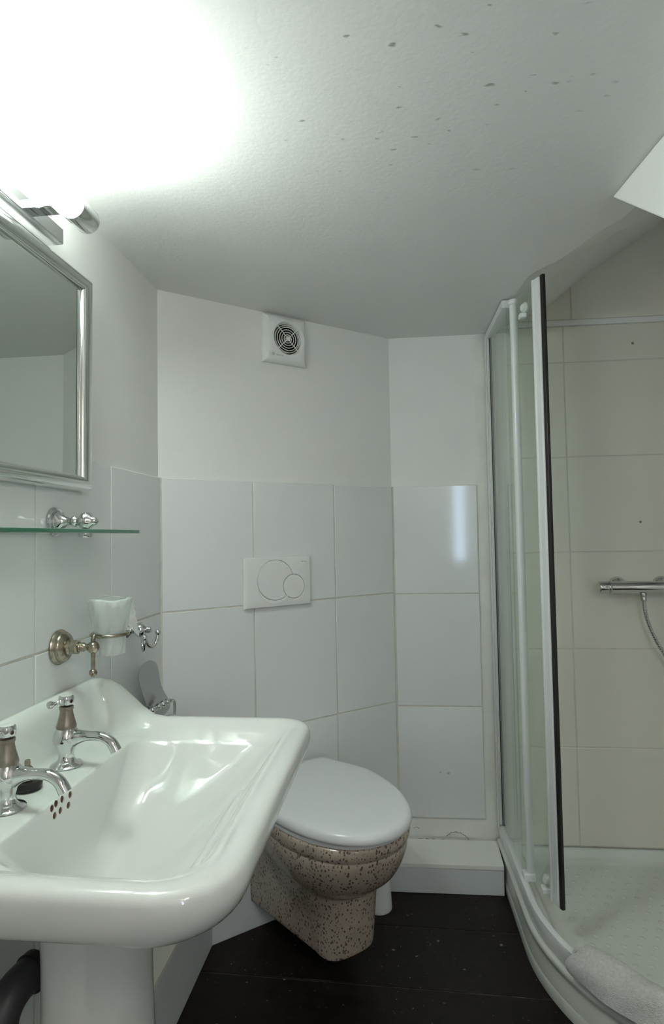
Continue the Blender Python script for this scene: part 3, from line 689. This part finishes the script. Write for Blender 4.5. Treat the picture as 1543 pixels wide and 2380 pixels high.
# ================================================================== FLUSH PLATE
fq = [pxD(560.7, 1294), pxD(719.4, 1290.7), pxD(561.4, 1417), pxD(721.4, 1404.8)]
pc = sum(fq, Vector()) / 4
fp = thing('flush_plate', 'white rectangular flush plate with large and small round buttons', 'flush plate', C1 + DD * pc.x + Vector((0, 0, pc.z)) - ND * .0008, YD)
YF = -.0125
bc, br_ = Vector((-.012, 0, .006)), .0655; sc, sr_ = Vector((.0555, 0, -.0175)), .0395
def disc_minus(c, r, c2=None, r2=0, k=300):
    """outline of a disc, bitten by a second disc"""
    pts = []
    for j in range(k):
        a = 2 * pi * j / k; p = c + Vector((r * cos(a), 0, r * sin(a)))
        if c2 is not None and (p - c2).length < r2: p = c2 + (p - c2).normalized() * r2 if False else p
        pts.append(p)
    if c2 is None: return pts
    keep = [p for p in pts if (p - c2).length >= r2]
    # start right after the bitten gap
    i0 = next(i for i in range(k) if (pts[i] - c2).length >= r2 and (pts[i - 1] - c2).length < r2)
    seq = [pts[(i0 + j) % k] for j in range(k) if (pts[(i0 + j) % k] - c2).length >= r2]
    a1 = math.atan2(seq[-1].z - c2.z, seq[-1].x - c2.x); a0 = math.atan2(seq[0].z - c2.z, seq[0].x - c2.x)
    while a1 < 0: a1 += 2 * pi
    while a0 < 0: a0 += 2 * pi
    # walk the bite on the side facing the big disc's centre
    ac = math.atan2(c.z - c2.z, c.x - c2.x) % (2 * pi)
    def between(st, en, d):
        return [(st + d * ((en - st) * d % (2 * pi)) * t / 14) for t in range(1, 14)]
    for d in (1, -1):
        arc_ = between(a1, a0, d)
        if min(abs((q - ac + pi) % (2 * pi) - pi) for q in arc_) < .3: break
    return seq + [c2 + Vector((r2 * cos(q), 0, r2 * sin(q))) for q in arc_]
def plate_piece(name, pts, y0, y1, m, parent, inset=.0):
    n = len(pts); c = sum(pts, Vector()) / n
    fr = [p + (c - p).normalized() * inset for p in pts]
    return G().loft([[Vector((p.x, y0, p.z)) for p in pts], [Vector((p.x, (y0 + y1) / 2, p.z)) for p in pts], [Vector((p.x, y1, p.z)) for p in fr]]).to(name, m, parent, smooth=30)
c0 = bc + (sc - bc).normalized() * .052          # lies inside both buttons
def reach(c, r, d):
    q = c0 - c; b_ = q.dot(d); return -b_ + math.sqrt(b_ * b_ - q.dot(q) + r * r)
crn = [Vector((sx * .123, 0, sz * .082)) - c0 for sx, sz in ((1, 1), (-1, 1), (-1, -1), (1, -1))]
angs = sorted([2 * pi * k_ / 240 for k_ in range(240)] + [math.atan2(c.z, c.x) % (2 * pi) for c in crn])
def rect_ring(sc_, y):
    o_ = []
    for a in angs:
        d = Vector((cos(a), 0, sin(a)))
        tx = ((.123 if d.x > 0 else -.123) - c0.x) / d.x if abs(d.x) > 1e-9 else 9
        tz = ((.082 if d.z > 0 else -.082) - c0.z) / d.z if abs(d.z) > 1e-9 else 9
        p = c0 + d * min(tx, tz) * sc_; o_.append(Vector((p.x, y, p.z)))
    return o_
def hole_ring(y):
    o_ = []
    for a in angs:
        d = Vector((cos(a), 0, sin(a))); p = c0 + d * max(reach(bc, br_ + .0012, d), reach(sc, sr_ + .0012, d)); o_.append(Vector((p.x, y, p.z)))
    return o_
G().loft([rect_ring(1, 0), rect_ring(1, -.006), rect_ring(.985, -.0095), rect_ring(.955, -.0119), rect_ring(.93, YF), hole_ring(YF), hole_ring(-.0065)]).to('plate', 'plastic', fp, smooth=25)
plate_piece('large_button', disc_minus(bc, br_, sc, sr_ + .0014), -.0067, YF - .0022, 'plastic', fp, .0012)
plate_piece('small_button', disc_minus(sc, sr_), -.0067, YF - .0026, 'plastic', fp, .0012)
# scooped finger recess below the buttons
for c_, r_, a0, a1 in ((bc, br_, 1.12 * pi, 1.80 * pi), (sc, sr_, 1.35 * pi, 2.02 * pi)):
    V = []; Fs = []; kk = 26
    for j in range(kk + 1):
        t = j / kk; a = a0 + (a1 - a0) * t; w_ = .0095 * sin(pi * t) ** .7 + .0002
        d = Vector((cos(a), 0, sin(a)))
        i_, o_ = c_ + d * (r_ + .001), c_ + d * (r_ + .001 + w_)
        V += [(i_.x, YF - .0001, i_.z), (o_.x, YF - .0016, o_.z), (o_.x, YF, o_.z)]
    for j in range(kk):
        for q in range(2): b = j * 3 + q; Fs.append((b, b + 3, b + 4, b + 1))
    mesh('finger_scoop', V, Fs, 'plastic', fp)
text_mesh('lettering', '\u25a0GEBERIT', .0042, 'grey_mark', fp, Matrix.Translation((.097, YF - .0002, .063)) @ FACE)
# ================================================================== TOILET
XT = .405
tl = thing('toilet', 'wall-hung toilet with speckled stone-look pan and white lid', 'toilet', C1 + DD * XT - ND * .0145, YD)
YO = .0145
def tring(z, wb, w, m_, L, p=2.3, K=14, J=26, xo=0):
    pts = []
    for j in range(K): t = j / K; y = m_ * t; pts.append((wb + (w - wb) * (t if z < .26 else smoothstep(0, 1, t)), y))
    for j in range(2 * J + 1):
        a = pi * j / (2 * J); c_, s2 = cos(a), sin(a)
        pts.append((w * math.copysign(abs(c_) ** (2 / p), c_), m_ + (L - m_) * abs(s2) ** (2 / p)))
    for j in range(K - 1, -1, -1): t = j / K; pts.append((-(wb + (w - wb) * (t if z < .26 else smoothstep(0, 1, t))), m_ * t))
    return [Vector((x + xo * smoothstep(0, .3, y), -(y - YO) if y > YO else 0, z)) for x, y in pts]
TB = [(.085, .128, .078, .32, .382, 3.2), (.0855, .132, .083, .32, .388, 3.0), (.092, .134, .086, .32, .392, 2.8), (.11, .135, .088, .32, .396, 2.7), (.18, .136, .096, .30, .406, 2.6), (.235, .137, .105, .28, .413, 2.5), (.258, .138, .111, .27, .418, 2.4),
      (.268, .1375, .122, .25, .436, 2.3), (.285, .138, .142, .25, .462, 2.3), (.31, .139, .163, .25, .489, 2.25), (.345, .142, .178, .255, .510, 2.2), (.375, .144, .185, .26, .521, 2.2), (.393, .145, .186, .26, .524, 2.2),
      (.3985, .1455, .1835, .26, .5215, 2.2), (.404, .1465, .188, .26, .528, 2.2), (.418, .1475, .191, .26, .533, 2.2), (.432, .1475, .190, .26, .532, 2.2), (.436, .146, .186, .26, .527, 2.2)]
G().loft(chaikin_rings([tring(*b) for b in TB], 2)).to('pan', 'speckle', tl, smooth='all')
SEAT = [(.4365, .135, .183, .235, .525, 2.15), (.438, .14, .19, .235, .533, 2.15), (.446, .14, .191, .235, .535, 2.15), (.448, .138, .189, .235, .532, 2.15)]
def sring(*b):      # seat and lid stop short of the wall
    return [Vector((p.x, min(p.y, -.018), p.z)) for p in tring(*b)]
G().loft([sring(*b) for b in SEAT]).to('seat', 'lid', tl, smooth=True)
LID = [(.4485, .128, .184, .225, .536, 2.12), (.450, .136, .194, .225, .548, 2.12), (.457, .138, .197, .225, .553, 2.12), (.468, .136, .1955, .225, .551, 2.12), (.476, .130, .190, .225, .545, 2.12), (.4805, .12, .181, .225, .534, 2.12), (.4825, .10, .16, .225, .505, 2.12), (.4835, .05, .09, .225, .38, 2.12)]
G().loft(chaikin_rings([sring(*b) for b in LID], 2)).to('lid', 'lid', tl, smooth='all')
for s_ in (-1, 1): G().lathe([(.011, -.03), (.011, .03)], (s_ * .075, -.014, .452), (1, 0, 0), 18).to('hinge', 'plastic', tl, bevel=.002)
# ================================================================== WHITE POT BEHIND TOILET
tag(G().lathe([(0, .0), (.040, 0), (.0425, .003), (.0425, .008), (.0415, .02), (.037, .10), (.033, .175), (.034, .18), (.032, .182), (.030, .178), (.033, .1), (.037, .012), (0, .010)], seg=44).to('floor_pot', 'lid', smooth=40, loc=(.132, 1.975, 0)), 'plain white tapered plastic pot standing on the dark floor behind the toilet', 'pot')
# ================================================================== SHOWER TRAY
RX, RY, RRAD = .372, -.43, .53
def rail(s, d=0.0):
    """point on the quadrant line, s from the back wall, d outwards (back wall frame)"""
    if s < -RY: p = Vector((RX, -s)); n = Vector((-1, 0))
    else:
        ph = (s + RY) / RRAD
        if ph < pi / 2: n = Vector((-cos(ph), -sin(ph))); p = Vector((RX + RRAD, RY)) + n * RRAD
        else: n = Vector((0, -1)); p = Vector((RX + RRAD + (s + RY - RRAD * pi / 2), RY - RRAD))
    return p + n * d
SEND = -RY + RRAD * pi / 2 + (RIGHT - .003 - RX - RRAD)
S = [.003 + (-RY - .003) * k / 8 for k in range(8)] + [-RY + RRAD * pi / 2 * k / 40 for k in range(40)] + [-RY + RRAD * pi / 2, SEND]
tray = thing('shower_tray', 'white quadrant shower tray with curved front skirt and dimpled floor', 'shower tray', C2, -YB)
def sweep(profile, ss=S, closed=False):
    rings = []
    for s in ss: rings.append([Vector((*rail(s, d), z)) for d, z in profile])
    return G().loft(rings, closed=closed)
sweep([(.017, .0), (.017, .036), (.0195, .0365), (.019, .05), (.0175, .068), (.0155, .080), (.0165, .088), (.0195, .0935), (.0215, .099), (.0212, .1045), (.0185, .1095), (.010, .1125), (0, .112), (-.02, .112), (-.032, .1115), (-.042, .108), (-.052, .092), (-.062, .066), (-.075, .054), (-.095, .050)]).to('skirt_and_rim', 'skirt', tray, smooth=50)
sweep([(.0172, .001), (.0205, .001), (.021, .003), (.0212, .031), (.0198, .0338), (.0172, .0345)], closed=True).to('plinth_strip', 'skirt', tray, smooth=30)
inner = [rail(s, -.0948) for s in S]; inner = [Vector((p.x, min(p.y, -.003))) for p in inner]
V = [Vector((*p, .05)) for p in inner] + [Vector((RIGHT - .003, -.003, .05))]
mesh('tray_floor', V, [tuple(range(len(V)))], 'tray', tray)
lp = [(.003, .0865), (.010, .0865), (.014, .082), (.022, .064), (.036, .053), (.055, .0502)]
rings = [[Vector((RX - .0, -d, z)) for d, z in lp], [Vector((RIGHT - d, -d, z)) for d, z in lp], [Vector((RIGHT - d, RY - RRAD + .09, z)) for d, z in lp]]
G().loft(rings, closed=False).to('wall_lip', 'tray', tray, smooth=50)
g = G()
for i in range(40):
    for j in range(40):
        x, y = .40 + i * .043 + (.0215 if j % 2 else 0), -.08 - j * .038
        c_ = Vector((RX + RRAD, RY))
        q = Vector((x, y)) - c_
        ok = x < RIGHT - .08 and y > RY - RRAD + .13 and x > RX + .13
        if q.x < 0 and q.y < 0 and q.length > RRAD - .13: ok = False
        if ok: g.lathe([(.0085, 0), (.0062, .0009), (.003, .0013), (0, .0014)], (x, y, .0498), (0, 0, 1), 10)
o = g.to('anti_slip_dimples', 'tray', tray, smooth='all'); o['kind'] = 'stuff'
# ================================================================== SHOWER ENCLOSURE
en = thing('shower_enclosure', 'glass quadrant shower enclosure with white posts and black door seal', 'shower enclosure', C2, -YB)
sweep([(-.010, .1135), (.011, .1135), (.0125, .128), (.0125, .150), (.010, .159), (.003, .163), (-.004, .162), (-.010, .155)], closed=True).to('bottom_rail', 'alu', en, smooth=40)
G().box(RX - .012, RX + .016, -.022, -.0005, .166, 1.955).to('wall_channel', 'alu', en, bevel=.002)
G().box(RX - .018, RX - .012, -.012, .004, .15, 1.955).to('wall_channel_lip', 'alu', en, bevel=.001)
G().box(RX - .004, RX + .004, -.0265, -.022, .166, 1.94).to('gasket', 'black', en)
G().box(RX - .003, RX + .003, -.325, -.022, .160, 1.94).to('fixed_pane', 'pane', en)
TOPS = [.003 + .315 * k / 6 for k in range(7)]
sweep([(-.012, 1.938), (.012, 1.938), (.013, 1.95), (.012, 1.963), (-.012, 1.963)], TOPS, True).to('top_rail', 'alu', en, smooth=30)
pp = BU(Vector((.5885, 1.85, 0)))
po = G().lathe([(.0, .172), (.0125, .172), (.0125, 1.950), (0, 1.950)], (pp.x, pp.y, 0), seg=28).to('post', 'alu', en, smooth=40)
G().lathe([(.0128, 1.938), (.0165, 1.941), (.0175, 1.948), (.0165, 1.9545), (.0, 1.9555)], (pp.x, pp.y, 0), seg=28).to('post_cap', 'alu', po, smooth=40)
G().box(pp.x - .022, pp.x + .014, pp.y - .016, pp.y + .016, .152, .178).to('post_foot', 'alu', po, bevel=.005, seg=3)
# sliding curved door, pushed back along the fixed pane
E1 = BU(Vector((.622, 1.694, 0)))
E0 = Vector((.413, -.045, 0)); mid = (Vector((E1.x, E1.y, 0)) + E0) / 2
ch = Vector((E1.x, E1.y, 0)) - E0; half = ch.length / 2; Rd = .56
cd = Vector((-ch.y, ch.x, 0)).normalized()
if cd.x < 0: cd = -cd
ctr = mid + cd * math.sqrt(Rd * Rd - half * half)
a0 = math.atan2(E0.y - ctr.y, E0.x - ctr.x) % (2 * pi); a1 = math.atan2(E1.y - ctr.y, E1.x - ctr.x) % (2 * pi)
def dpt(t, d=0): a = a0 + (a1 - a0) * t; return Vector((ctr.x + (Rd + d) * cos(a), ctr.y + (Rd + d) * sin(a), 0))
def dsweep(prof, ts):
    rings = []
    for t in ts: p = [dpt(t, d) + Vector((0, 0, z)) for d, z in prof]; rings.append(p)
    return G().loft(rings)
door = dsweep([(-.003, .168), (.003, .168), (.003, 1.945), (-.003, 1.945)], [k / 18 for k in range(18)] + [.965]).to('door_pane', 'pane', en, smooth=30)
tan = (dpt(1) - dpt(.97)).normalized(); nrm = Vector((-tan.y, tan.x, 0))
if nrm.x > 0: nrm = -nrm          # towards the room
def dbar(name, pr, z0, z1, m, parent):
    e = dpt(1); P = [e + tan * a + nrm * b for a, b in pr]
    return G().prism([(p.x, p.y) for p in P], z0, z1).to(name, m, parent, bevel=.0015)
dbar('door_profile', [(-.034, -.007), (-.034, .008), (-.028, .010), (-.024, .007), (-.003, .009), (.0, .006), (.0, -.007)], .166, 1.962, 'alu', door)
dbar('door_seal', [(.0005, -.006), (.0005, .005), (.012, .004), (.012, -.006)], .163, 1.966, 'black', door)
for x_, y_, zc in ((1246, 2035, .205), (1212, 690, 1.905)):
    q = dpt(.86 if zc < 1 else .80)
    G().lathe([(.0, -.004), (.010, -.003), (.0165, .004), (.0165, .010), (.012, .015), (.0, .017)], (q.x, q.y, zc), nrm * -1, 24).to('roller', 'plastic', door, smooth=40)
    G().box(q.x - .012, q.x + .010, q.y - .010, q.y + .016, zc - .034, zc - .019).to('roller_carrier', 'alu', door, bevel=.003)
# ================================================================== SHOWER MIXER
q0 = pxB(1392, 1365, .06); zb = 1.017
mx = thing('shower_mixer', 'chrome bar shower mixer with ribbed hose on the shower tiles', 'shower mixer', WB(.87, -.0005, zb), -YB)
X0 = -.152
G().lathe([(.0, X0 + .036), (.0205, X0 + .036), (.021, X0 + .038), (.021, .30), (0, .30)], (0, -.06, 0), (1, 0, 0), 40).to('bar', 'chrome', mx, smooth=40)
kn = G().lathe([(.0, X0 - .002), (.018, X0 - .0018), (.021, X0 + .001), (.0215, X0 + .004), (.0215, X0 + .030), (.0205, X0 + .031)], (0, -.06, 0), (1, 0, 0), 40).to('control_knob', 'chrome', mx, smooth=40)
G().lathe([(.0216, X0 + .0305), (.0222, X0 + .0315), (.0222, X0 + .038), (.0214, X0 + .039)], (0, -.06, 0), (1, 0, 0), 40).to('dark_ring', 'steel', kn, smooth=40)
G().sphere((X0 + .020, -.081, .006), .0042, 14, 8).to('stop_button', 'chrome', kn, smooth='all')
for xx in (-.069, .083):
    G().lathe([(0, .0002), (.031, .0002), (.0325, .003), (.031, .010), (.026, .018), (.018, .024), (.013, .026), (.013, .045)], (xx, 0, .002), (0, -1, 0), 40).to('escutcheon', 'chrome', mx, smooth=45)
G().lathe([(.0095, 0), (.0105, -.002), (.0105, -.012), (.0088, -.013), (.0088, -.017), (.0092, -.018), (.0092, -.027), (.007, -.028)], (-.002, -.06, -.0195), (0, 0, 1), 28).to('outlet', 'steel', mx, smooth=40)
H = catmull([(-.002, -.06, -.046), (.0, -.06, -.075), (.008, -.06, -.118), (.028, -.06, -.173), (.060, -.06, -.235), (.11, -.058, -.30), (.18, -.055, -.335), (.25, -.052, -.31), (.30, -.05, -.20), (.32, -.05, .0), (.325, -.05, .35), (.325, -.052, .60)], 60)
Hs = [H[0]]; acc = 0; rad = []
for a, b in zip(H[:-1], H[1:]):
    acc += (b - a).length
    if acc >= .00125: Hs.append(b); acc = 0
hp = []; hr = []
for i, p in enumerate(Hs): hp.append(p); hr.append((.0078, .0078, .0058, .0058)[i % 4])
G().tube(hp, hr, 14).to('hose', 'chrome', mx, smooth=30)
hd = G().lathe([(.009, 0), (.010, .01), (.011, .10), (.013, .12), (.012, .14)], (.325, -.052, .595), (0, -.25, 1), 24).to('handset_grip', 'chrome', mx, smooth=40)
G().lathe([(.012, 0), (.035, .01), (.042, .022), (.040, .03), (0, .031)], (.325, -.085, .735), (0, -1, -.25), 32).to('spray_head', 'chrome', hd, smooth=40)
G().box(.310, .340, -.06, -.0005, .62, .65).to('wall_bracket', 'chrome', mx, bevel=.004)
# ================================================================== TOWEL OVER THE TRAY RIM
tw_ = thing('bath_mat', 'folded white terry bath mat draped over the curved shower tray rim', 'bath mat', C2, -YB)
prT = [(-.060, .112), (-.054, .135), (-.039, .154), (-.022, .167), (-.009, .175), (.004, .175), (.0145, .165), (.0205, .150), (.0225, .135)]
S0, S1 = .690, 1.12
def towel_sheet(off_, s0, s1, fade, seed):
    rnd = random.Random(seed); rings_o = []; NS = 46
    up = catmull([Vector((d, z, 0)) for d, z in prT], 4)
    for i in range(NS + 1):
        t = i / NS; s = s0 + (s1 - s0) * t
        ring = []
        for side in (1, -1):
            seq = up if side == 1 else up[::-1]
            for j, p in enumerate(seq):
                jj = j if side == 1 else len(up) - 1 - j
                a = up[max(jj - 1, 0)]; b = up[min(jj + 1, len(up) - 1)]; tn = (b - a).normalized(); nn_ = Vector((-tn.y, tn.x, 0))
                thick = .0105 * (1 - .75 * (abs(2 * t - 1) ** 14))
                bump_ = .0028 * sin(9 * s * 6 + jj * .32 + seed) + .0022 * sin(23 * s + jj * .6)
                q = p + nn_ * (off_ + (thick if side == 1 else -.0015) + (bump_ if side == 1 else 0))
                end = (jj / (len(up) - 1))
                ss_ = s + .006 * sin(jj * .45 + seed) * (1 - t) - .012 * end * (1 - t)
                xy = rail(ss_, q.x); ring.append(Vector((xy.x, xy.y, q.y)))
        rings_o.append(ring)
    return G().loft(rings_o)
towel_sheet(.003, S0, S1, 0, 1).to('under_fold', 'towel', tw_, smooth=60)
towel_sheet(.0145, S0 + .004, S1, 0, 5).to('top_fold', 'towel', tw_, smooth=60)
